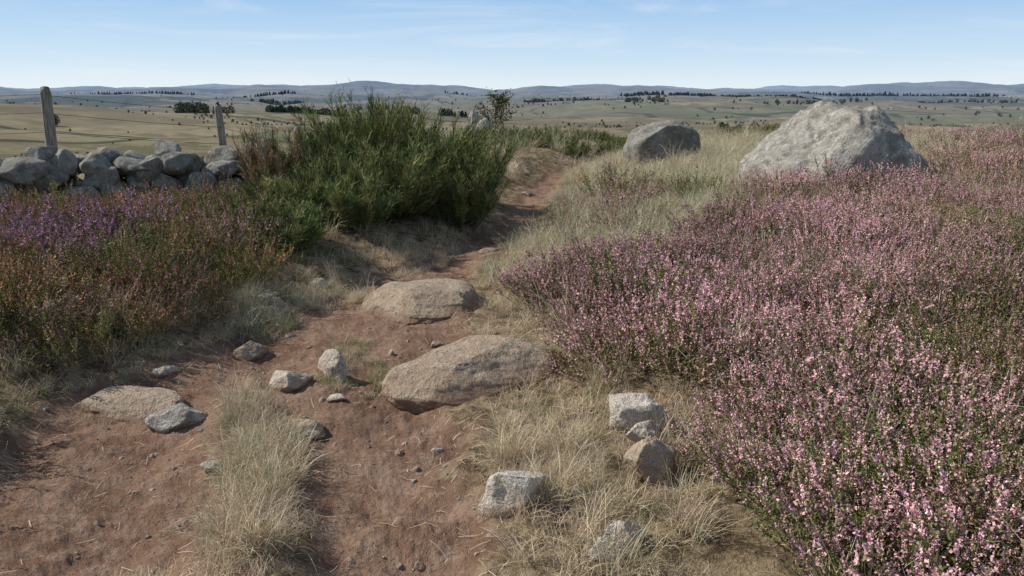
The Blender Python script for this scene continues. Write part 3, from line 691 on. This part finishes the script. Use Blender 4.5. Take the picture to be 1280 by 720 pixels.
wood(-250, 95, 900, 30, 170, 7, .7); wood(-128, 28, 850, 20, 26, 6, .6); wood(-68, 38, 850, 20, 46, 6, .7)
wood(-372, 50, 720, 40, 30, 9, .1); wood(-443, 18, 900, 20, 9, 6, .3); wood(-545, 6, 420, 10, 5, 4.5, 0)
wood(305, 130, 2500, 260, 700, 12, .9); wood(190, 110, 3000, 200, 400, 12); wood(283, 75, 520, 16, 40, 4.5, .1); wood(565, 45, 420, 16, 18, 3.2, .1)
wood(20, 200, 4000, 200, 400, 14); wood(480, 240, 3600, 300, 700, 14); wood(-280, 60, 2500, 120, 90, 10, .5); wood(-330, 140, 3300, 100, 200, 11); wood(160, 50, 1500, 50, 40, 7, .3)
wood(-480, 200, 4200, 100, 240, 13); wood(560, 120, 2000, 60, 90, 8, .4); wood(60, 90, 2200, 80, 110, 8, .4); wood(380, 120, 1600, 60, 60, 6, .2); wood(-160, 80, 1800, 60, 70, 8, .4)
n = 9000; r = np.exp(rng.uniform(math.log(180), math.log(3500), n)); th = rng.uniform(-.75, .75, n)
x = r * np.sin(th); y = r * np.cos(th); k = fbm(x / 160, y / 160, 91, 3) + rng.normal(0, .12, n) > .25; x, y, r = x[k], y[k], r[k]; n = len(x)
pts.append(np.stack([x, y, rng.uniform(.5, 1.8, n) * np.clip(r / 500, .6, 2.8), rng.integers(3, 6, n)], 1))
pts = np.concatenate(pts)
scatter('distant_woodland', cT, pts[:, 0], pts[:, 1], pts[:, 2], 0, .03, pts[:, 3].astype(int))

# ------------------------------------------------------------------ light, sky, camera
SUN = Vector((-.82, .14, .70)).normalized()
el = math.asin(SUN.z); azm = math.atan2(SUN.x, SUN.y)
sd = bpy.data.lights.new('sun', 'SUN'); sd.energy = 5.0; sd.angle = math.radians(.53); sd.color = (1, .955, .89)
so = bpy.data.objects.new('sun', sd); scene.collection.objects.link(so); so.rotation_euler = (-SUN).to_track_quat('-Z', 'Y').to_euler()
w = bpy.data.worlds.new('World'); scene.world = w; w.use_nodes = True; nt = w.node_tree; nt.nodes.clear()
sky = nt.nodes.new('ShaderNodeTexSky'); sky.sky_type = 'NISHITA'; sky.sun_disc = False; sky.sun_elevation = el; sky.sun_rotation = azm
sky.altitude = 1300; sky.air_density = 1.0; sky.dust_density = .25; sky.ozone_density = 2.0
tc = nt.nodes.new('ShaderNodeTexCoord'); sx = nt.nodes.new('ShaderNodeSeparateXYZ'); nt.links.new(tc.outputs['Generated'], sx.inputs[0])
cr = nt.nodes.new('ShaderNodeValToRGB'); nt.links.new(sx.outputs['Z'], cr.inputs[0])
E = cr.color_ramp.elements; E[0].position = 0; E[0].color = (.72, .80, .86, 1); E[1].position = 1; E[1].color = (.13, .19, .31, 1)
for p_, c_ in ((.035, (.54, .69, .84, 1)), (.11, (.30, .50, .77, 1)), (.35, (.19, .30, .47, 1))):
    e = E.new(p_); e.color = c_
grad = mixc(nt, 1.0, cr.outputs[0], (10, 10, 10), 'MULTIPLY'); 
base = mixc(nt, .88, sky.outputs[0], grad)
mp = nt.nodes.new('ShaderNodeMapping'); mp.inputs['Scale'].default_value = (1.0, 1.0, 9.0); mp.inputs['Rotation'].default_value = (0, .12, 0)
nt.links.new(tc.outputs['Generated'], mp.inputs[0])
n1 = tex(nt, 2.6, 7, .62, mp.outputs[0]); n1.inputs['Distortion'].default_value = .8
cf = math_(nt, 'MULTIPLY', rampf(nt, n1.outputs[0], .46, .76), .5)
cc = mixc(nt, cf, base, (7.5, 7.9, 8.3))
bg = nt.nodes.new('ShaderNodeBackground'); nt.links.new(cc, bg.inputs[0]); bg.inputs[1].default_value = .113
wo = nt.nodes.new('ShaderNodeOutputWorld'); nt.links.new(bg.outputs[0], wo.inputs[0])

cam = bpy.data.cameras.new('camera'); co = bpy.data.objects.new('camera', cam); scene.collection.objects.link(co)
cam.sensor_width = 36; cam.lens = 1005 / 1280 * 36; cam.clip_start = .05; cam.clip_end = 40000
co.location = (0, 0, 1.6); co.rotation_euler = (math.radians(90 - 13.7), 0, 0); scene.camera = co
